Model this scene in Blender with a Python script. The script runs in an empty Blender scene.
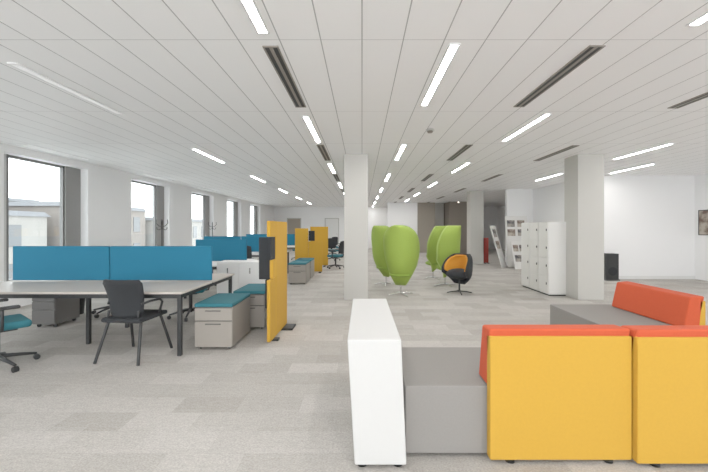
import bpy, bmesh, math, random
from mathutils import Vector, Matrix
random.seed(4)
scene = bpy.context.scene
COL = scene.collection
H = 2.94

# ------------------------------------------------------------------ materials
def mat(name, color, rough=0.6, metal=0.0, var=0.06, scale=30.0, bump=0.0, bscale=400.0, emit=None, estr=0.0):
    m = bpy.data.materials.new(name); m.use_nodes = True
    nt = m.node_tree; b = nt.nodes["Principled BSDF"]
    b.inputs["Roughness"].default_value = rough
    b.inputs["Metallic"].default_value = metal
    tc = nt.nodes.new("ShaderNodeTexCoord")
    n = nt.nodes.new("ShaderNodeTexNoise"); n.inputs["Scale"].default_value = scale
    n.inputs["Detail"].default_value = 3
    nt.links.new(tc.outputs["Object"], n.inputs["Vector"])
    mx = nt.nodes.new("ShaderNodeMixRGB")
    c = color
    mx.inputs[1].default_value = (c[0]*(1-var), c[1]*(1-var), c[2]*(1-var), 1)
    mx.inputs[2].default_value = (min(1,c[0]*(1+var)), min(1,c[1]*(1+var)), min(1,c[2]*(1+var)), 1)
    nt.links.new(n.outputs["Fac"], mx.inputs[0])
    nt.links.new(mx.outputs[0], b.inputs["Base Color"])
    if bump > 0:
        n2 = nt.nodes.new("ShaderNodeTexNoise"); n2.inputs["Scale"].default_value = bscale
        nt.links.new(tc.outputs["Object"], n2.inputs["Vector"])
        bp = nt.nodes.new("ShaderNodeBump"); bp.inputs["Strength"].default_value = bump
        bp.inputs["Distance"].default_value = 0.002
        nt.links.new(n2.outputs["Fac"], bp.inputs["Height"])
        nt.links.new(bp.outputs[0], b.inputs["Normal"])
    if emit:
        b.inputs["Emission Color"].default_value = (*emit, 1)
        b.inputs["Emission Strength"].default_value = estr
    return m

M = {}
M['wall'] = mat("wall_paint", (.89,.89,.89), .8, var=.01, scale=2)
M['column'] = mat("column_paint", (.50,.49,.455), .7, var=.015, scale=3)
M['beige'] = mat("taupe_paint", (.34,.30,.25), .7, var=.02)
M['taupe'] = mat("dark_taupe_paint", (.21,.18,.15), .7, var=.02)
M['yellow'] = mat("yellow_fabric", (.53,.285,.022), .9, var=.05, scale=60, bump=.25)
M['orange'] = mat("orange_red_fabric", (.53,.065,.018), .9, var=.06, scale=60, bump=.25)
M['greyfab'] = mat("grey_fabric", (.225,.213,.20), .9, var=.06, scale=80, bump=.3)
M['whitefab'] = mat("white_leatherette", (.58,.58,.57), .6, var=.015, bump=.08)
M['blue'] = mat("blue_screen_fabric", (.003,.135,.24), .85, var=.05, scale=60, bump=.2)
M['teal'] = mat("teal_fabric", (.015,.13,.165), .85, var=.05, scale=60, bump=.2)
M['green'] = mat("lime_green_felt", (.25,.36,.045), .75, var=.05, scale=40, bump=.2)
M['greenrim'] = mat("lime_green_piping", (.34,.46,.11), .7, var=.03)
M['dgreen'] = mat("lime_green_lining", (.20,.31,.035), .8, var=.05, scale=40, bump=.2)
M['orangel'] = mat("orange_cushion_fabric", (.68,.27,.02), .8, var=.05, bump=.2)
M['black'] = mat("black_plastic", (.012,.013,.014), .5, var=.1)
M['blackfab'] = mat("black_mesh_fabric", (.012,.014,.017), .85, var=.1, bump=.3)
M['desk'] = mat("pale_laminate", (.53,.475,.42), .4, var=.03, scale=8)
M['ped'] = mat("greige_metal", (.26,.235,.205), .45, var=.02)
M['pedd'] = mat("greige_drawer_front", (.29,.262,.23), .45, var=.02)
M['pedk'] = mat("dark_grey_metal", (.12,.115,.11), .45, var=.02)
M['gap'] = mat("dark_drawer_gap", (.08,.075,.07), .6)
M['white'] = mat("white_lacquer", (.76,.76,.75), .4, var=.01)
M['locker'] = mat("white_locker_metal", (.70,.695,.67), .35, var=.01)
M['chrome'] = mat("brushed_chrome", (.7,.7,.7), .25, metal=1.0, var=.02)
M['frame'] = mat("window_frame_grey", (.15,.148,.145), .5, var=.05)
M['frame2'] = mat("window_jamb_pale", (.6,.6,.59), .5, var=.02)
M['panel'] = mat("window_vent_panel", (.25,.245,.24), .5, var=.05)
M['doorframe'] = mat("pale_door_frame", (.5,.49,.47), .5, var=.02)
M['lampbody'] = mat("lamp_housing_white", (.8,.8,.8), .4, var=.01)
M['glow'] = mat("lamp_diffuser", (.9,.9,.9), .5, var=0.0, emit=(1,.98,.95), estr=42)
M['dimglow'] = mat("lamp_diffuser_dim", (.7,.7,.7), .5, var=0.0, emit=(1,1,1), estr=.25)
M['slate'] = mat("zinc_roof", (.13,.135,.145), .8, var=.12, scale=3)
M['stone'] = mat("pale_stone_facade", (.24,.23,.215), .9, var=.06, scale=2)
M['brick'] = mat("grey_brown_facade", (.17,.15,.135), .9, var=.1, scale=3)
M['winglass'] = mat("dark_window_glass", (.09,.095,.10), .2, var=.1)
M['ground'] = mat("pale_bounce_ground", (.5,.5,.49), .9, var=.1)  # outdoor ground made paler to bounce daylight up onto the ceiling
M['red'] = mat("red_panel", (.35,.03,.02), .6)
M['paper'] = mat("print_paper", (.75,.74,.72), .6, var=.02)

def printmat(name, c1, c2, s):
    m = mat(name, c1, .5); nt = m.node_tree
    mx = [n for n in nt.nodes if n.type == 'MIX_RGB'][0]
    n = [n for n in nt.nodes if n.type == 'TEX_NOISE'][0]; n.inputs["Scale"].default_value = s
    r = nt.nodes.new("ShaderNodeValToRGB"); r.color_ramp.elements[0].position=.4; r.color_ramp.elements[1].position=.6
    nt.links.new(n.outputs["Fac"], r.inputs[0]); nt.links.new(r.outputs[0], mx.inputs[0])
    mx.inputs[1].default_value = (*c1,1); mx.inputs[2].default_value = (*c2,1)
    return m
M['print1'] = printmat("photo_print_dark", (.05,.05,.06), (.35,.32,.28), 6)
M['print2'] = printmat("photo_print_warm", (.12,.07,.05), (.45,.40,.33), 5)

def math_node(nt, op, a, b=None):
    n = nt.nodes.new("ShaderNodeMath"); n.operation = op
    for i, v in enumerate((a, b)):
        if v is None: continue
        if isinstance(v, (int, float)): n.inputs[i].default_value = v
        else: nt.links.new(v, n.inputs[i])
    return n.outputs[0]

def ceiling_mat():
    m = mat("ceiling_metal_planks", (.95,.95,.95), .55, var=0.005, scale=1.2); nt = m.node_tree
    b = nt.nodes["Principled BSDF"]
    mx = [n for n in nt.nodes if n.type == 'MIX_RGB'][0]
    g = nt.nodes.new("ShaderNodeNewGeometry"); s = nt.nodes.new("ShaderNodeSeparateXYZ")
    nt.links.new(g.outputs["Position"], s.inputs[0])
    def line(src, period, off, half):
        v = math_node(nt, 'DIVIDE', math_node(nt, 'SUBTRACT', src, off), period)
        v = math_node(nt, 'FRACT', math_node(nt, 'ADD', v, 100.5))
        v = math_node(nt, 'ABSOLUTE', math_node(nt, 'SUBTRACT', v, .5))
        return math_node(nt, 'LESS_THAN', v, half/period)
    l1 = line(s.outputs[0], .3267, 0.0, .0048)
    l2 = line(s.outputs[1], 1.70, 2.77, .0042)
    l = math_node(nt, 'MAXIMUM', l1, math_node(nt, 'MULTIPLY', l2, .6))
    c = nt.nodes.new("ShaderNodeMixRGB"); c.inputs[2].default_value = (.40,.40,.40,1)
    nt.links.new(l, c.inputs[0]); nt.links.new(mx.outputs[0], c.inputs[1])
    nt.links.new(c.outputs[0], b.inputs["Base Color"])
    return m
M['ceiling'] = ceiling_mat()

def carpet_mat():
    m = bpy.data.materials.new("carpet_plank_tiles"); m.use_nodes = True; nt = m.node_tree
    b = nt.nodes["Principled BSDF"]; b.inputs["Roughness"].default_value = 1.0
    b.inputs["Specular IOR Level"].default_value = .1
    g = nt.nodes.new("ShaderNodeNewGeometry")
    def brick(w,h,c1,c2,off,shift):
        mp = nt.nodes.new("ShaderNodeMapping"); mp.inputs["Location"].default_value=(shift,shift*.7,0)
        nt.links.new(g.outputs["Position"], mp.inputs["Vector"])
        br = nt.nodes.new("ShaderNodeTexBrick"); br.inputs["Scale"].default_value = 1.0
        br.inputs["Brick Width"].default_value = w; br.inputs["Row Height"].default_value = h
        br.inputs["Mortar Size"].default_value = .001; br.offset = off; br.offset_frequency = 2
        br.inputs["Color1"].default_value = c1; br.inputs["Color2"].default_value = c2
        br.inputs["Mortar"].default_value = c1
        nt.links.new(mp.outputs[0], br.inputs["Vector"]); return br.outputs["Color"]
    b1 = brick(.5,.25,(.355,.332,.300,1),(.505,.482,.452,1),.5,0)
    b2 = brick(.5,.25,(.385,.365,.335,1),(.48,.46,.435,1),.5,3.5)
    m0 = nt.nodes.new("ShaderNodeMixRGB"); m0.inputs[0].default_value=.35
    nt.links.new(b1,m0.inputs[1]); nt.links.new(b2,m0.inputs[2])
    def nz(sx,sy,lo,hi,det=5,fmin=.3,fmax=.7):
        mp = nt.nodes.new("ShaderNodeMapping"); mp.inputs["Scale"].default_value = (sx, sy, 1)
        nt.links.new(g.outputs["Position"], mp.inputs["Vector"])
        n = nt.nodes.new("ShaderNodeTexNoise"); n.inputs["Scale"].default_value = 1.0; n.inputs["Detail"].default_value = det
        n.inputs["Roughness"].default_value=.75
        nt.links.new(mp.outputs[0], n.inputs["Vector"])
        r = nt.nodes.new("ShaderNodeMapRange"); r.inputs[1].default_value=fmin; r.inputs[2].default_value=fmax
        r.inputs[3].default_value = lo; r.inputs[4].default_value = hi
        nt.links.new(n.outputs["Fac"], r.inputs[0]); return r.outputs[0]
    cur=m0.outputs[0]
    for r in (nz(14,34,.88,1.10), nz(70,110,.70,1.30,4,.3,.7)):
        mx = nt.nodes.new("ShaderNodeMixRGB"); mx.blend_type='MULTIPLY'; mx.inputs[0].default_value=1
        nt.links.new(cur, mx.inputs[1]); nt.links.new(r, mx.inputs[2]); cur=mx.outputs[0]
    nt.links.new(cur, b.inputs["Base Color"])
    n2 = nt.nodes.new("ShaderNodeTexNoise"); n2.inputs["Scale"].default_value = 180
    nt.links.new(g.outputs["Position"], n2.inputs["Vector"])
    bp = nt.nodes.new("ShaderNodeBump"); bp.inputs["Strength"].default_value=.5; bp.inputs["Distance"].default_value=.004
    nt.links.new(n2.outputs["Fac"], bp.inputs["Height"]); nt.links.new(bp.outputs[0], b.inputs["Normal"])
    return m
M['carpet'] = carpet_mat()

def glass_mat():
    m = bpy.data.materials.new("clear_window_glass"); m.use_nodes = True; nt = m.node_tree
    nt.nodes.clear()
    o = nt.nodes.new("ShaderNodeOutputMaterial"); t = nt.nodes.new("ShaderNodeBsdfTransparent")
    t.inputs[0].default_value=(.93,.96,.96,1)
    gl = nt.nodes.new("ShaderNodeBsdfGlossy"); gl.inputs["Roughness"].default_value=.05
    mx = nt.nodes.new("ShaderNodeMixShader"); mx.inputs[0].default_value=.06
    nt.links.new(t.outputs[0], mx.inputs[1]); nt.links.new(gl.outputs[0], mx.inputs[2]); nt.links.new(mx.outputs[0], o.inputs[0])
    return m
M['glass'] = glass_mat()

# ------------------------------------------------------------------ builders
def new_obj(name, bm, mats, loc=(0,0,0), parent=None, smooth=False, wn=False, rot=None):
    me = bpy.data.meshes.new(name); bmesh.ops.recalc_face_normals(bm, faces=bm.faces)
    if smooth:
        for f in bm.faces: f.smooth = True
    bm.to_mesh(me); bm.free()
    if not isinstance(mats, (list, tuple)): mats = [mats]
    for x in mats: me.materials.append(x)
    o = bpy.data.objects.new(name, me); o.location = loc
    if rot: o.rotation_euler = rot
    COL.objects.link(o)
    if parent: o.parent = parent
    if wn:
        w = o.modifiers.new("wn", 'WEIGHTED_NORMAL'); w.keep_sharp = False
    return o

def hexa(name, b4, t4, m, parent=None, bevel=0.0, seg=3):
    pts = [Vector(p) for p in list(b4)+list(t4)]
    c = sum(pts, Vector())/8
    bm = bmesh.new(); vs = [bm.verts.new(p-c) for p in pts]
    bm.faces.new(vs[0:4]); bm.faces.new(vs[4:8])
    for i in range(4):
        j=(i+1)%4; bm.faces.new([vs[i],vs[j],vs[j+4],vs[i+4]])
    bmesh.ops.recalc_face_normals(bm, faces=bm.faces)
    if bevel>0:
        bmesh.ops.bevel(bm, geom=list(bm.edges), offset=bevel, segments=seg, profile=.5, affect='EDGES', clamp_overlap=True)
    return new_obj(name, bm, m, c, parent, smooth=bevel>0, wn=bevel>0)

def box(name, lo, hi, m, parent=None, bevel=0.0, seg=2):
    x0,y0,z0=lo; x1,y1,z1=hi
    return hexa(name, [(x0,y0,z0),(x1,y0,z0),(x1,y1,z0),(x0,y1,z0)], [(x0,y0,z1),(x1,y0,z1),(x1,y1,z1),(x0,y1,z1)], m, parent, bevel, seg)

def boxes(name, lst, m, parent=None, mats_idx=None):
    bm = bmesh.new()
    for k,(lo,hi) in enumerate(lst):
        x0,y0,z0=lo; x1,y1,z1=hi
        vs=[bm.verts.new(p) for p in [(x0,y0,z0),(x1,y0,z0),(x1,y1,z0),(x0,y1,z0),(x0,y0,z1),(x1,y0,z1),(x1,y1,z1),(x0,y1,z1)]]
        fs=[bm.faces.new([vs[i] for i in q]) for q in [(3,2,1,0),(4,5,6,7),(0,1,5,4),(1,2,6,5),(2,3,7,6),(3,0,4,7)]]
        if mats_idx:
            for f in fs: f.material_index=mats_idx[k]
    return new_obj(name, bm, m, (0,0,0), parent)

def tube(name, pts, r, m, parent=None, n=10, r_end=None):
    pts=[Vector(p) for p in pts]; c=sum(pts,Vector())/len(pts)
    bm=bmesh.new(); rings=[]
    up=None
    for i,p in enumerate(pts):
        d=(pts[min(i+1,len(pts)-1)]-pts[max(i-1,0)]).normalized()
        if up is None:
            up = Vector((0,0,1)) if abs(d.z)<.9 else Vector((1,0,0))
        a=d.cross(up).normalized(); b=a.cross(d).normalized(); up=b
        rr = r if r_end is None else r+(r_end-r)*i/(len(pts)-1)
        rings.append([bm.verts.new(p-c+a*math.cos(t)*rr+b*math.sin(t)*rr) for t in [2*math.pi*k/n for k in range(n)]])
    for i in range(len(rings)-1):
        for k in range(n):
            bm.faces.new([rings[i][k],rings[i][(k+1)%n],rings[i+1][(k+1)%n],rings[i+1][k]])
    bm.faces.new(rings[0]); bm.faces.new(rings[-1])
    return new_obj(name,bm,m,c,parent,smooth=True,wn=True)

def disc(name, c, r, h, m, parent=None, r2=None, n=28):
    bm=bmesh.new(); bmesh.ops.create_cone(bm,cap_ends=True,segments=n,radius1=r,radius2=r if r2 is None else r2,depth=h)
    return new_obj(name,bm,m,c,parent,smooth=True,wn=True)

def wheel(name, c, r, w, m, parent=None, ang=0):
    bm=bmesh.new(); bmesh.ops.create_cone(bm,cap_ends=True,segments=16,radius1=r,radius2=r,depth=w)
    bmesh.ops.rotate(bm,verts=bm.verts,matrix=Matrix.Rotation(math.pi/2,3,'X'))
    bmesh.ops.rotate(bm,verts=bm.verts,matrix=Matrix.Rotation(ang,3,'Z'))
    return new_obj(name,bm,m,c,parent)

def info(o, label, cat, group=None):
    o["label"]=label; o["category"]=cat
    if group: o["group"]=group
    return o
def thing(name, loc, label, cat, rot=0.0, group=None):
    e=bpy.data.objects.new(name,None); e.empty_display_size=.2; e.location=loc; e.rotation_euler=(0,0,rot)
    COL.objects.link(e); return info(e,label,cat,group)
def structure(o): o["kind"]="structure"; return o
def copy_thing(t, loc, rot=None, label=None):
    def rec(o, par):
        c=o.copy(); COL.objects.link(c)
        if par is not None: c.parent=par
        for ch in list(o.children): rec(ch,c)
        return c
    c=rec(t,None); c.location=loc
    if rot is not None: c.rotation_euler=(0,0,rot)
    if label: c["label"]=label
    return c

# ------------------------------------------------------------------ room
XL, XR = -6.3, 9.45
YB, YF = -5.0, 25.0
structure(box("floor",(XL-.4,YB-.2,-.12),(XR+.3,YF+.3,0),M['carpet']))
structure(box("ceiling",(XL-.4,YB-.2,H),(XR+.3,YF+.3,H+.12),M['ceiling']))
structure(box("wall_far",(XL,YF,0),(5.2,YF+.2,H),M['wall']))
structure(box("wall_far_side",(5.2,YF-.6,0),(XR,YF+.2,H),M['wall']))
structure(box("wall_right",(XR,YB,0),(XR+.2,YF,H),M['wall']))
structure(box("wall_back_right",(6.6,9.95,0),(XR,10.15,H),M['wall']))
structure(box("wall_return",(6.6,10.15,0),(6.8,13.5,H),M['wall']))
structure(box("wall_display",(5.6,13.5,0),(6.8,13.7,H),M['wall']))
structure(box("wall_partition",(1.5,20.5,0),(3.25,20.7,H),M['wall']))
structure(box("baseboard_right",(6.62,9.93,0),(XR,9.95,.09),M['white']))
structure(box("wall_core_beige",(3.27,20.6,0),(4.3,24.0,H),M['beige']))
structure(box("wall_core_taupe",(4.95,19.8,0),(6.4,21.8,H),M['taupe']))
rear=[((XL,YB-.2,0),(XR,YB,.2)),((XL,YB-.2,2.88),(XR,YB,H))]  # unseen rear wall, its openings enlarged to let in fill daylight
for i in range(6):
    x=XL+i*(XR-XL-.2)/5; rear.append(((x,YB-.2,.2),(x+.2,YB,2.88)))
structure(boxes("wall_rear",rear,M['wall']))
WS=[6.16-3.4*2,6.16-3.4]+[6.16+3.4*i for i in range(6)]
SILL,HEAD=.45,2.80; WW=1.89; TH=.34
segs=[((XL-TH,YB,0),(XL,YF,SILL)),((XL-TH,YB,HEAD),(XL,YF,H))]
y=YB
for ws in WS:
    if ws+WW>YF: continue
    segs.append(((XL-TH,y,SILL),(XL,ws,HEAD))); y=ws+WW
segs.append(((XL-TH,y,SILL),(XL,YF,HEAD)))
structure(boxes("wall_left",segs,M['wall']))
for i,ws in enumerate(WS):
    x0,x1=XL-.27,XL-.20; y0,y1=ws,ws+WW; yg=y1-.40; f=.045
    lst=[((x0,y0,SILL),(x1,yg,SILL+f)),((x0,y0,HEAD-f),(x1,yg,HEAD)),((x0,y0,SILL),(x1+.02,y0+.22,HEAD)),((x0,yg-f,SILL),(x1,yg,HEAD)),
         ((x0,y0+.22,SILL),(x1+.02,y0+.26,HEAD)),
         ((x0,yg,SILL),(x1+.03,y1,HEAD)),
         ((x0+.03,y0+.26,SILL+f),(x0+.036,yg-f,HEAD-f))]
    structure(boxes("window_%d"%(i+1),lst,[M['frame'],M['panel'],M['glass'],M['frame2']],None,[0,0,3,0,0,1,2]))
    structure(box("trim_%d"%(i+2),(XL-.2,y0,SILL),(XL+.03,y1,SILL+.025),M['white']))

for k,(x,y) in enumerate([(-.36,7.05),(4.35,7.05),(4.35,14.05),(4.38,21.0),(-.36,14.05),(-.36,21.0)]):
    w=.48 if x<0 else .53
    o=box("column",(x,y,0),(x+w,y+.48,H),M['column'],bevel=.006,seg=1)
    info(o,"square light grey painted column from carpet to ceiling","column","structural columns")

# ------------------------------------------------------------------ ceiling fittings
lt=thing("ceiling_light",(-.75,1.25,H),"slim white recessed linear lamp glowing in the ceiling","ceiling light",group="linear ceiling lamps")
boxes("lamp_housing",[((-.046,0,-.012),(-.031,1.42,0)),((.031,0,-.012),(.046,1.42,0)),((-.031,0,-.012),(.031,.015,0)),((-.031,1.405,-.012),(.031,1.42,0))],M['lampbody'],lt)
box("lamp_diffuser",(-.031,.015,-.008),(.031,1.405,-.001),M['glow'],lt)
def lights(x, y0, ys, first=False, dim=()):
    for k in range(ys[0],ys[1]):
        y=y0+3.4*k
        if y+1.4>YF-.2: continue
        if first and k==0: continue
        c=copy_thing(lt,(x,y,H))
        if k in dim:
            c["label"]="slim white recessed linear lamp, switched low, in the ceiling"
            for ch in c.children:
                if ch.name.startswith("lamp_diffuser"):
                    ch.data=ch.data.copy(); ch.data.materials.clear(); ch.data.materials.append(M['dimglow'])
lights(-.75,1.25,(-1,7),True)
lights(-3.15,3.15,(-2,7),dim=(0,))
lights(.75,2.82,(-2,7))
lights(2.42,1.15,(-1,7))
lights(5.45,6.15,(-2,1)); lights(5.45,6.15,(1,2)); lights(5.45,6.15,(3,6))
lights(6.95,8.0,(-2,0)); 
copy_thing(lt,(6.75,8.1,H)); copy_thing(lt,(8.2,4.4,H)); copy_thing(lt,(8.2,11.2,H))
lights(-5.95,6.2,(0,5),dim=(0,1,2,3,4))

vt=thing("ceiling_vent",(-.75,2.86,H),"slotted air vent with dark gaps set in the ceiling","air vent",group="linear ceiling vents")
boxes("vent_frame",[((-.065,0,-.01),(-.052,1.44,0)),((.052,0,-.01),(.065,1.44,0)),((-.052,0,-.01),(.052,.015,0)),((-.052,1.425,-.01),(.052,1.44,0)),((-.014,.015,-.01),(.014,1.425,0)),],M['ped'],vt)
boxes("vent_slot",[((-.052,.015,-.006),(-.014,1.425,-.001)),((.014,.015,-.006),(.052,1.425,-.001))],M['black'],vt)
for k in range(1,6): copy_thing(vt,(-.75,2.86+3.4*k,H))
for k in range(0,6): copy_thing(vt,(1.92,2.85+3.4*k,H))
for k in range(0,6): copy_thing(vt,(3.85,2.9+3.4*k,H))
sd=thing("smoke_detector",(1.03,5.3,H),"round white smoke detector on the ceiling","smoke detector")
disc("detector_base",(0,0,-.012),.065,.024,M['white'],sd)
disc("detector_head",(0,0,-.036),.035,.024,M['ped'],sd,r2=.045)

# ------------------------------------------------------------------ sofas
def feet(t, pts):
    for p in pts: disc("foot",(p[0],p[1],.014),.028,.028,M['black'],t)
def back_parts(t, xa, xb, ya, ztop):
    box("back_panel",(xa,ya,.026),(xb,ya+.06,ztop),M['yellow'],t,bevel=.007)
    hexa("backrest",[(xa,ya+.062,.46),(xb,ya+.062,.46),(xb,ya+.22,.46),(xa,ya+.22,.46)],[(xa,ya+.006,ztop+.045),(xb,ya+.006,ztop+.045),(xb,ya+.15,ztop+.035),(xa,ya+.15,ztop+.035)],M['orange'],t,bevel=.016)
s1=thing("sofa_module",(.8,2.5,0),"grey sofa with white end backrest and yellow and orange back","sofa")
def L(t,p): return (p[0]-t.location.x,p[1]-t.location.y,p[2])
o=hexa("end_backrest",[L(s1,p) for p in [(-.045,2.10,.026),(.268,2.10,.026),(.268,3.4,.026),(-.045,3.4,.026)]],
     [L(s1,p) for p in [(-.088,2.10,.78),(.236,2.10,.78),(.236,3.4,.765),(-.088,3.4,.765)]],M['whitefab'],s1,bevel=.009)
o["label"]="white leatherette backrest block"
box("seat",L(s1,(.272,2.208,.025)),L(s1,(1.656,2.93,.455)),M['greyfab'],s1,bevel=.010)
back_parts(s1,.785-.8,1.656-.8,2.145-2.5,.785)
feet(s1,[L(s1,p)[:2] for p in [(.0,2.15,0),(.22,2.15,0),(.0,3.34,0),(.22,3.34,0),(.92,2.18,0),(1.53,2.18,0),(.92,2.85,0),(1.53,2.85,0)]])

def back_module(x0,x1,y0,label,sd_=.75,ztop=.785,extra=0.0):
    t=thing("sofa_module",((x0+x1)/2,y0+.35,0),label,"sofa",group="yellow backed sofa modules")
    w=(x1-x0)/2
    a=-.35
    back_parts(t,-w,w,a,ztop)
    box("seat",(-w,a+.062,.025),(w+extra,a+sd_,.455),M['greyfab'],t,bevel=.010)
    feet(t,[(-w+.13,a+.035),(w-.13,a+.035),(-w+.13,a+sd_-.07),(w-.13,a+sd_-.07)])
    return t
back_module(1.662,2.55,2.11,"sofa module with yellow back panel and orange red backrest",ztop=.79)
t=back_module(0,1.0,0,"grey sofa seat with orange red backrest and yellow back panel",sd_=.92,ztop=.735,extra=.14)
t.location=(3.02,3.93,0); t.rotation_euler=(0,0,math.pi/2)

# ------------------------------------------------------------------ leaf chairs
def shell(name, prof, wing, m, parent, thick=.035, off=0.0, nu=20, nv=30, z0=.3, z1=1.49, rim=None):
    bm=bmesh.new(); g=[]
    for j in range(nv+1):
        v=math.sin(j/nv*math.pi/2)**.9 if j else 0.0
        w,sy,wg=prof(v); row=[]
        for i in range(nu+1):
            u=-1+2*i/nu
            x=max(.01,w-off)*math.sin(u*math.pi/2*.93)/math.sin(math.pi/2*.93)
            y=sy+off+wg*(1-math.cos(u*math.pi/2))**1.1*wing
            row.append(bm.verts.new((x,y,z0+(z1-z0)*v)))
        g.append(row)
    path=[r[0].co.copy() for r in g]+[v.co.copy() for v in g[-1][1:-1]]+[r[-1].co.copy() for r in reversed(g)]
    for j in range(nv):
        for i in range(nu): bm.faces.new([g[j][i],g[j][i+1],g[j+1][i+1],g[j+1][i]])
    o=new_obj(name,bm,m,(0,0,0),parent,smooth=True)
    s=o.modifiers.new("thick",'SOLIDIFY'); s.thickness=thick; s.offset=0
    if rim:
        q=[path[0]]
        for p in path[1:]:
            if (p-q[-1]).length>.012: q.append(p)
        tube("shell_piping",q,thick*.62,rim,parent,n=8)
    return o
def tallprof(v):
    vm=.66
    w = .38*max(.02,1-((v-vm)/(1-vm))**2.7*.98)**.42 if v>vm else .38*(1-.74*((vm-v)/vm)**2.0)
    sy = -.31+.31*max(0,(1-v/.45))**2.0 - .07*v if v<.45 else -.31-.07*v
    wg = min(1,v*3.0)*(1-.35*max(0,(v-.6)/.4)**1.4)
    return w,sy,wg
def lowprof(v):
    vm=.5
    w = .31*math.sqrt(max(0,1-((v-vm)/(1-vm))**3)*.75+.25) if v>vm else .31*(1-.6*((vm-v)/vm)**2.2)
    sy = -.30+.30*max(0,(1-v/.45))**2.2 if v<.45 else -.30
    wg = min(1,v*2.6)*(1-.5*max(0,(v-.5)/.5)**1.5)
    return w,sy,wg
def star(t, zc, rad, m):
    tube("pedestal_column",[(0,0,.03),(0,0,zc)],.022,m,t)
    for k in range(4):
        a=math.pi/4+k*math.pi/2
        tube("leg",[(0,0,.05),(math.cos(a)*rad*.6,math.sin(a)*rad*.6,.035),(math.cos(a)*rad,math.sin(a)*rad,.012)],.014,m,t,r_end=.010)
def leaf_chair(x,y,rot,label):
    t=thing("lounge_chair",(x,y,0),label,"lounge chair",rot,group="high backed green lounge chairs")
    shell("backrest_shell",tallprof,.44,M['green'],t,z0=.22,rim=M['greenrim'])
    bm=bmesh.new(); bmesh.ops.create_uvsphere(bm,u_segments=24,v_segments=12,radius=1)
    for vv in bm.verts: vv.co=Vector((vv.co.x*.25,vv.co.y*.24,vv.co.z*.075))
    new_obj("seat_cushion",bm,M['dgreen'],(0,-.02,.45),t,smooth=True)
    star(t,.38,.30,M['chrome'])
    return t
leaf_chair(.84,7.60,math.radians(-22),"tall lime green leaf-shaped lounge chair on chrome star base")
leaf_chair(.62,8.95,math.radians(-55),"tall lime green lounge chair on chrome base, turned aside")
leaf_chair(2.10,8.85,math.radians(62),"tall lime green lounge chair on chrome base, angled away")
leaf_chair(2.03,10.0,math.radians(70),"tall lime green lounge chair standing behind another")
tc=thing("tub_chair",(2.17,7.8,0),"low dark swivel tub chair with orange lining and metal base","lounge chair",math.radians(130))
shell("backrest_shell",lowprof,.52,M['blackfab'],tc,z0=.22,z1=.86,nv=18)
shell("backrest_lining",lowprof,.44,M['orangel'],tc,thick=.03,off=.04,z0=.33,z1=.83,nv=18)
bm=bmesh.new(); bmesh.ops.create_uvsphere(bm,u_segments=24,v_segments=12,radius=1)
for vv in bm.verts: vv.co=Vector((vv.co.x*.27,vv.co.y*.30,vv.co.z*.12))
new_obj("seat_cushion",bm,M['blackfab'],(0,.02,.43),tc,smooth=True)
star(tc,.34,.27,M['black'])

# ------------------------------------------------------------------ lockers
lk=thing("locker_cabinet",(3.96,7.46,0),"white metal locker cabinet with four stacked doors","locker",group="row of white lockers")
box("body",(.02,.0,.03),(.45,.415,1.58),M['locker'],lk,bevel=.004,seg=1)
box("plinth",(.04,.01,0),(.43,.405,.03),M['black'],lk)
for k in range(4):
    z=.045+k*.383
    d=box("door",(.0,.012,z),(.018,.403,z+.373),M['locker'],lk,bevel=.003,seg=1)
    h=box("handle",(-.014,.04,z+.19),(.0,.058,z+.24),M['black'],None); h.parent=d
    h.location=Vector(h.location)-Vector(d.location)
for k in (1,2): copy_thing(lk,(3.96,7.46+.42*k,0))

# ------------------------------------------------------------------ desks
def desk(name,x0,x1,y0,y1,scr,label,topm):
    t=thing(name,((x0+x1)/2,(y0+y1)/2,0),label,"desk",group="bench desks")
    w=(x1-x0)/2; d=(y1-y0)/2; zt=.73
    box("desktop",(-w,-d,zt-.025),(w,-.02,zt),topm,t,bevel=.004,seg=1)
    box("desktop",(-w,.02,zt-.025),(w,d,zt),topm,t,bevel=.004,seg=1)
    boxes("frame",[((-w+.03,-d+.03,zt-.075),(w-.03,-d+.07,zt-.025)),((-w+.03,d-.07,zt-.075),(w-.03,d-.03,zt-.025)),
                   ((-w+.03,-d+.07,zt-.075),(-w+.07,d-.07,zt-.025)),((w-.07,-d+.07,zt-.075),(w-.03,d-.07,zt-.025)),((-w+.07,-.03,zt-.09),(w-.07,.03,zt-.025))],M['black'],t)
    for lx in (-w+.05,w-.05):
        for ly in (-d+.05,d-.05): box("leg",(lx-.022,ly-.022,0),(lx+.022,ly+.022,zt-.025),M['black'],t,bevel=.003,seg=1)
    for ly in (-d+.45,d-.45): box("leg",(-.022,ly-.022,0),(.022,ly+.022,zt-.09),M['black'],t,bevel=.003,seg=1)
    for a,b in scr:
        box("privacy_screen",(a-(x0+x1)/2,-.016,zt+.012),(b-(x0+x1)/2,.016,1.206),M['blue'],t,bevel=.012,seg=3)
    return t
desk("bench_desk",-4.82,-2.02,3.93,5.55,[(-4.72,-3.415),(-3.405,-2.03)],"pale topped bench desk with blue divider screens and black legs",M['desk'])
desk("bench_desk",-4.82,-2.45,6.75,8.2,[(-3.55,-2.46)],"white topped bench desk with blue divider screen",M['white'])
desk("bench_desk",-4.82,-2.3,9.6,11.2,[(-4.7,-3.6),(-3.59,-2.32)],"white topped bench desk with blue divider screens",M['white'])
desk("bench_desk",-4.82,-2.3,13.4,15.0,[(-4.7,-3.6),(-3.59,-2.32)],"white topped bench desk with blue divider screens",M['white'])

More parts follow.
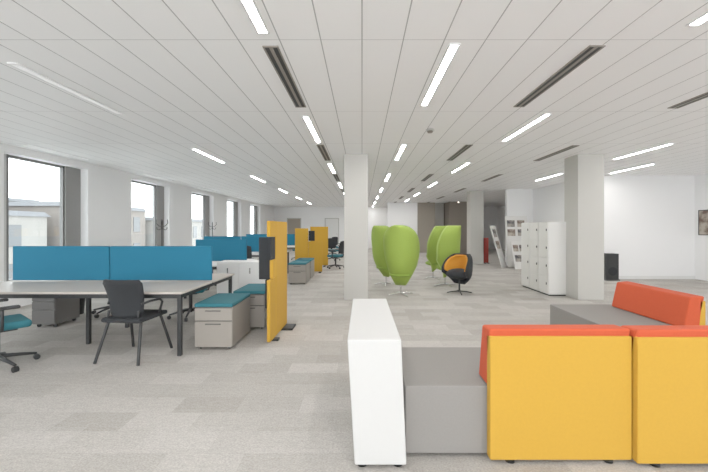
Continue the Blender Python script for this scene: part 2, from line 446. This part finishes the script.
sb=thing("sideboard",(-2.20,6.45,0),"low white storage cabinet beside a bench desk","cabinet")
box("body",(-.40,-.18,.03),(.40,.2,.84),M['white'],sb,bevel=.004,seg=1)
for a in (-.395,.003):
    d=box("door",(a,-.197,.05),(a+.392,-.18,.82),M['white'],sb,bevel=.003,seg=1)
    h=box("handle",(-.01,-.02,.2),(.01,-.0086,.3),M['chrome'],None); h.parent=d
box("plinth",(-.38,-.16,0),(.38,.18,.03),M['black'],sb)

# pedestals
pd=thing("drawer_pedestal",(-1.765,4.15,0),"greige metal drawer pedestal with teal seat cushion","drawer unit",group="mobile drawer pedestals")
box("body",(-.225,.022,.03),(.225,.68,.505),M['ped'],pd,bevel=.006,seg=1)
box("drawer_recess",(-.216,.016,.036),(.216,.0219,.50),M['gap'],pd)
for z0,z1 in ((.036,.340),(.352,.497)):
    d=box("drawer",(-.22,.0,z0),(.22,.0158,z1),M['pedd'],pd,bevel=.003,seg=1)
    h=box("handle",(-.09,-.022,(z1-z0)/2-.035),(.09,-.0085,(z1-z0)/2-.024),M['gap'],None); h.parent=d
box("seat_cushion",(-.228,.0,.507),(.228,.685,.553),M['teal'],pd,bevel=.015,seg=3)
for a in (-.17,.17):
    for b in (.07,.60): wheel("caster",(a,b,.015),.015,.025,M['black'],pd)
copy_thing(pd,(-1.61,4.98,0))
copy_thing(pd,(-1.66,8.95,0),label="greige metal drawer pedestal with teal cushion beside yellow screens")
copy_thing(pd,(-1.66,9.85,0),label="greige metal drawer pedestal with teal cushion beside yellow screens")
up=thing("drawer_pedestal",(-4.58,5.06,0),"dark grey metal drawer pedestal tucked under a desk","drawer unit",group="under desk pedestals")
box("body",(-.2,.02,.05),(.14,.45,.52),M['pedk'],up,bevel=.006,seg=1)
for z0,z1 in ((.065,.26),(.268,.38),(.388,.51)): box("drawer",(-.195,.0,z0),(.135,.02,z1),M['pedk'],up,bevel=.003,seg=1)
for a in (-.15,.09):
    for b in (.07,.4): wheel("caster",(a,b,.025),.025,.025,M['black'],up)

bn=thing("waste_bin",(-4.85,5.9,0),"black open waste bin on the carpet by the windows","bin")
bm=bmesh.new(); r=bmesh.ops.create_cone(bm,cap_ends=True,segments=28,radius1=.13,radius2=.16,depth=.36)
bm.normal_update()
top=[f for f in bm.faces if f.normal.z>.9]
bmesh.ops.inset_region(bm,faces=top,thickness=.012)
bm.normal_update()
top=[f for f in bm.faces if f.normal.z>.9 and len(f.verts)>10]
for f in top:
    for v in f.verts: v.co.z-=.32; v.co.x*=.85; v.co.y*=.85
new_obj("bin_body",bm,M['black'],(0,0,.18),bn,smooth=False)
tube("bin_rim",[(.158*math.cos(a),.158*math.sin(a),.36) for a in [2*math.pi*k/24 for k in range(25)]],.007,M['black'],bn,n=8)

# ------------------------------------------------------------------ office swivel chair
def cushion(name,cx,cy,cz,sx,sy,sz,m,parent,bev=.03):
    return box(name,(cx-sx/2,cy-sy/2,cz-sz/2),(cx+sx/2,cy+sy/2,cz+sz/2),m,parent,bevel=bev,seg=4)
oc=thing("office_chair",(-3.78,3.62,0),"black swivel office chair with teal blue seat","office chair",math.radians(-36),group="swivel office chairs")
for k in range(5):
    a=2*math.pi*k/5+.3; R=.31
    tube("leg",[(0.03*math.cos(a),.03*math.sin(a),.12),(R*.6*math.cos(a),R*.6*math.sin(a),.095),(R*math.cos(a),R*math.sin(a),.07)],.022,M['black'],oc,r_end=.013)
    wheel("caster",(R*math.cos(a),R*math.sin(a),.029),.029,.04,M['black'],oc,a)
tube("gas_lift",[(0,0,.08),(0,0,.41)],.028,M['black'],oc)
cushion("seat",0,0,.455,.48,.47,.08,M['teal'],oc,.035)
boxes("seat_mechanism",[((-.12,-.14,.385),(.12,.14,.415)),((-.03,-.27,.39),(.03,-.14,.41))],M['black'],oc)
tube("back_support",[(0,-.2,.40),(0,-.29,.44),(0,-.31,.60),(0,-.28,.75)],.018,M['black'],oc)
bm=bmesh.new(); g=[]
for j in range(9):
    v=j/8; row=[]
    for i in range(9):
        u=-1+2*i/8; w=.21+.02*math.sin(v*math.pi)-.03*v
        row.append(bm.verts.new((w*u,-.27+.05*u*u-.06*v+.02*math.sin(v*3),.53+.46*v-.02*u*u*(1 if v>.5 else -1))))
    g.append(row)
for j in range(8):
    for i in range(8): bm.faces.new([g[j][i],g[j][i+1],g[j+1][i+1],g[j+1][i]])
o=new_obj("backrest",bm,M['blackfab'],(0,0,0),oc,smooth=True)
s=o.modifiers.new("t",'SOLIDIFY'); s.thickness=.035; s.offset=0
for sx in (-1,1):
    tube("armrest_post",[(sx*.16,0,.42),(sx*.27,0,.43),(sx*.285,0,.50),(sx*.285,0,.64)],.014,M['black'],oc)
    box("armrest_pad",(sx*.285-.035,-.13,.64),(sx*.285+.035,.13,.67),M['black'],oc,bevel=.012,seg=3)
for (x,y,r) in [(-4.22,5.95,170),(-2.80,5.72,195),(-3.1,8.9,180),(-3.9,8.95,160),(-3.0,11.9,185),(-.95,12.6,70),(-1.3,15.6,200),(-3.4,13.1,10),(-1.0,17.6,120),(-2.9,16.0,180),(-1.6,18.6,40)]:
    copy_thing(oc,(x,y,0),math.radians(r))

# side chair
vc=thing("side_chair",(-2.58,3.96,0),"black four legged side chair pulled up to the desk","chair",math.radians(-6))
cushion("seat",0,.03,.45,.46,.47,.05,M['blackfab'],vc,.022)
bm=bmesh.new(); g=[]
for j in range(11):
    v=j/10; row=[]
    for i in range(13):
        u=-1+2*i/12; w=.185+.045*v-(.03 if j in (0,10) else 0)
        row.append(bm.verts.new((w*u,-.17-.08*v+.075*u*u+.03*math.sin(v*3.1),.47+.42*v)))
    g.append(row)
for j in range(10):
    for i in range(12): bm.faces.new([g[j][i],g[j][i+1],g[j+1][i+1],g[j+1][i]])
o=new_obj("backrest",bm,M['blackfab'],(0,0,0),vc,smooth=True)
s=o.modifiers.new("t",'SOLIDIFY'); s.thickness=.028; s.offset=0
for sx in (-1,1):
    tube("back_support",[(sx*.17,-.12,.43),(sx*.18,-.16,.45),(sx*.175,-.15,.55)],.013,M['black'],vc)
    tube("leg",[(sx*.19,-.13,.435),(sx*.25,-.25,.0)],.016,M['black'],vc)
    tube("leg",[(sx*.19,.18,.435),(sx*.25,.30,.0)],.016,M['black'],vc)
    tube("armrest",[(sx*.195,-.13,.62),(sx*.245,-.06,.645),(sx*.255,.08,.64),(sx*.25,.13,.60),(sx*.21,.12,.44)],.013,M['black'],vc)

# ------------------------------------------------------------------ yellow partitions
def panel_between(name,p,q,z0,z1,th,m,parent,bev=.01):
    p=Vector((p[0],p[1],0)); q=Vector((q[0],q[1],0)); d=(q-p).normalized(); n=Vector((-d.y,d.x,0))*th/2
    b=[p-n,q-n,q+n,p+n]
    return hexa(name,[v+Vector((0,0,z0)) for v in b],[v+Vector((0,0,z1)) for v in b],m,parent,bevel=bev,seg=2)
pt=thing("partition_screen",(-1.14,4.9,0),"yellow and black stepped acoustic floor screen on dark feet","partition")
panel_between("yellow_panel",(-.01,-.30),(.0,.33),.03,1.54,.045,M['yellow'],pt)
panel_between("yellow_panel",(-.02,-.56),(-.01,-.305),.03,.80,.045,M['yellow'],pt)
panel_between("yellow_panel",(-.015,-.44),(-.01,-.305),.802,1.04,.045,M['yellow'],pt)
panel_between("yellow_panel",(-.02,-.56),(-.01,-.305),1.34,1.54,.045,M['yellow'],pt)
panel_between("black_panel",(-.045,-.34),(-.205,-.32),.78,1.33,.04,M['blackfab'],pt)
panel_between("black_panel",(-.045,-.34),(-.12,-.33),.40,.778,.04,M['blackfab'],pt)
panel_between("black_panel",(-.045,-.315),(-.05,.31),.03,1.33,.02,M['blackfab'],pt,.006)
panel_between("black_panel",(-.02,-.50),(-.012,-.31),1.045,1.335,.03,M['blackfab'],pt,.006)
box("foot",(-.06,-.42,0),(.07,-.34,.03),M['black'],pt,bevel=.005,seg=1)
box("foot",(-.02,.05,0),(.16,.30,.03),M['black'],pt,bevel=.005,seg=1)
pt2=thing("partition_screen",(-1.7,11.4,0),"stepped yellow acoustic screen in front of further desks","partition")
panel_between("yellow_panel",(-.48,.0),(-.05,.0),.03,1.44,.05,M['yellow'],pt2)
panel_between("yellow_panel",(-.045,.0),(.4,.03),.03,1.02,.05,M['yellow'],pt2)
panel_between("black_panel",(-.04,.0),(.16,.02),1.03,1.36,.05,M['blackfab'],pt2)
for x in (-.4,.3): box("foot",(x,-.15,0),(x+.08,.15,.03),M['black'],pt2,bevel=.005,seg=1)
pt3=thing("partition_screen",(-1.65,13.2,0),"yellow acoustic floor screen between desks","partition")
panel_between("yellow_panel",(-.3,.0),(.35,.2),.03,1.5,.05,M['yellow'],pt3)
for x in (-.2,.2): box("foot",(x,-.12,0),(x+.08,.28,.03),M['black'],pt3,bevel=.005,seg=1)

# ------------------------------------------------------------------ coat stands
cs=thing("coat_stand",(-5.0,8.75,0),"slim black metal coat stand with curved hooks near windows","coat stand",group="coat stands")
disc("base",(0,0,.012),.17,.024,M['black'],cs)
tube("pole",[(0,0,.02),(0,0,1.62)],.014,M['black'],cs)
for k in range(4):
    a=k*math.pi/2+.4; c,s_=math.cos(a),math.sin(a)
    tube("hook",[(0,0,1.48),(.07*c,.07*s_,1.50),(.13*c,.13*s_,1.57),(.12*c,.12*s_,1.66)],.009,M['black'],cs)
    tube("hook",[(0,0,1.44),(.07*c,.07*s_,1.40),(.11*c,.11*s_,1.43),(.11*c,.11*s_,1.47)],.008,M['black'],cs)
copy_thing(cs,(-5.3,12.4,0))

# ------------------------------------------------------------------ right side items
sc=thing("loudspeaker",(6.92,9.78,0),"black upright box speaker standing against the white wall","speaker")
box("cabinet",(-.18,-.11,.03),(.18,.11,.74),M['black'],sc,bevel=.01,seg=2)
box("base",(-.2,-.13,0),(.2,.13,.03),M['black'],sc,bevel=.004,seg=1)
disc_o=disc("speaker_cone",(0,-.112,.25),.12,.012,M['blackfab'],sc); disc_o.rotation_euler=(math.pi/2,0,0)

def board(x,y,w,h,tilt,rot,label,prints):
    t=thing("display_board",(x,y,0),label,"display board",rot,group="leaning display boards")
    o=box("board",(-w/2,-.01,0),(w/2,.01,h),M['paper'],t,bevel=.003,seg=1)
    c=Vector(o.location)
    rotm=Matrix.Rotation(-tilt,3,'X')
    o.location=rotm@c; o.rotation_euler=(-tilt,0,0)
    for (px,pz,pw,ph,mm) in prints:
        q=box("photo_print",(px-pw/2,-.016,pz-ph/2),(px+pw/2,-.0105,pz+ph/2),mm,t)
        q.location=rotm@Vector(q.location); q.rotation_euler=(-tilt,0,0)
    return t
P1,P2=M['print1'],M['print2']
board(5.85,13.05,.80,1.95,.2,math.radians(-8),"white display board with photo prints leaning at the wall",[(-.2,1.65,.28,.26,P1),(.16,1.65,.26,.26,P2),(-.2,1.3,.28,.26,P2),(.16,1.3,.26,.26,P1)])
board(5.28,13.0,.55,1.6,.28,math.radians(50),"white display board with dark photo prints, leaning sideways",[(0,1.3,.32,.3,P1),(0,.85,.32,.3,P2)])
board(5.62,12.35,.50,1.0,.25,math.radians(12),"low white display board with photo prints near the floor",[(-.1,.75,.2,.24,P2),(.14,.75,.18,.24,P1),(0,.38,.36,.24,P1)])
rp=thing("display_board",(5.1,14.4,0),"small dark red display panel on feet","display board")
box("board",(-.10,-.02,.03),(.10,.02,1.05),M['red'],rp,bevel=.005,seg=1)
for x in (-.09,.05): box("foot",(x,-.15,0),(x+.04,.15,.03),M['black'],rp)
def picture(x0,x1,y,z0,z1,m,label):
    t=thing("wall_picture",((x0+x1)/2,y,(z0+z1)/2),label,"picture",group="framed wall pictures")
    w=(x1-x0)/2;h=(z1-z0)/2
    boxes("picture_frame",[((-w,-.02,-h),(w,0,-h+.02)),((-w,-.02,h-.02),(w,0,h)),((-w,-.02,-h+.02),(-w+.02,0,h-.02)),((w-.02,-.02,-h+.02),(w,0,h-.02))],M['black'],t)
    box("picture_print",(-w+.02,-.012,-h+.02),(w-.02,-.001,h-.02),m,t)
    return t
wp=picture(-.2,.2,0,1.25,1.95,P2,"tall framed print on the white side wall")
wp.location=(XR,9.62,1.6); wp.rotation_euler=(0,0,-math.pi/2)

def door(n,x0,y,w=.9,m=None):
    d=boxes("door_%d"%n,[((x0,y-.05,0),(x0+w,y-.005,2.1)),((x0-.06,y-.03,0),(x0,y,2.16)),((x0+w,y-.03,0),(x0+w+.06,y,2.16)),((x0,y-.03,2.1),(x0+w,y,2.16)),((x0+w-.12,y-.09,1.0),(x0+w-.04,y-.05,1.03))],[m or M['wall'],M['doorframe'],M['chrome']],None,[0,1,1,1,2])
    structure(d)
door(1,-2.6,YF,.9,M['white']); door(3,-5.3,YF,.9,M['beige'])

# ------------------------------------------------------------------ outside
structure(box("ground",(-90,-40,-8.2),(XL-2,110,-8),M['ground']))
def building(x0,x1,y0,y1,top,m,label):
    t=thing("neighbouring_building",((x0+x1)/2,(y0+y1)/2,-8),label,"building",group="buildings across the street")
    w=(x1-x0)/2; d=(y1-y0)/2; hh=top+8
    box("facade",(-w,-d,0),(w,d,hh),m,t)
    hexa("roof",[(-w-.2,-d-.2,hh),(w+.2,-d-.2,hh),(w+.2,d+.2,hh),(-w-.2,d+.2,hh)],[(-w+.3,-d+.1,hh+.4),(w-.1,-d+.1,hh+.4),(w-.1,d-.1,hh+.4),(-w+.3,d-.1,hh+.4)],M['slate'],t)
    lst=[]; yy=-d+1
    while yy<d-1.5:
        for z in (hh-2.4,hh-5.4,hh-8.4):
            if z>.5: lst.append(((w,yy,z),(w+.06,yy+1.1,z+1.7)))
        yy+=2.6
    lst2=[((-w+1+i*2.6,-d-.06,hh-2.4),(-w+2.1+i*2.6,-d,hh-.7)) for i in range(int((x1-x0)/2.6)-1)]
    boxes("facade_windows",lst+lst2,M['winglass'],t)
    box("chimney",(-.4,d*.3,hh+.38),(.4,d*.3+1.6,hh+1.6),M['brick'],t)
building(-38,-27,10,30,2.4,M['stone'],"pale flat fronted building with zinc roof across the street")
building(-37,-26,31,42,3.4,M['brick'],"grey brown flat fronted building across the street")
building(-36,-25,43,64,2.4,M['stone'],"long pale flat fronted building across the street")
building(-60,-46,24,50,5.0,M['stone'],"taller pale building rising behind the street")

# ------------------------------------------------------------------ world
w=bpy.data.worlds.new("overcast"); scene.world=w; w.use_nodes=True; nt=w.node_tree
bg=nt.nodes["Background"]; bg.inputs[0].default_value=(.95,.975,1.0,1); bg.inputs[1].default_value=3.8
cd=bpy.data.cameras.new("camera"); cd.lens=17.8; cd.sensor_width=36; cd.sensor_fit='HORIZONTAL'
cd.shift_x=-8/708; cd.shift_y=-8/708; cd.clip_end=500
cam=bpy.data.objects.new("camera",cd); cam.location=(0,0,1.45); cam.rotation_euler=(math.pi/2,0,0)
COL.objects.link(cam); scene.camera=cam
scene.view_settings.view_transform='Standard'
scene.view_settings.exposure=0.47
scene.view_settings.gamma=1.22
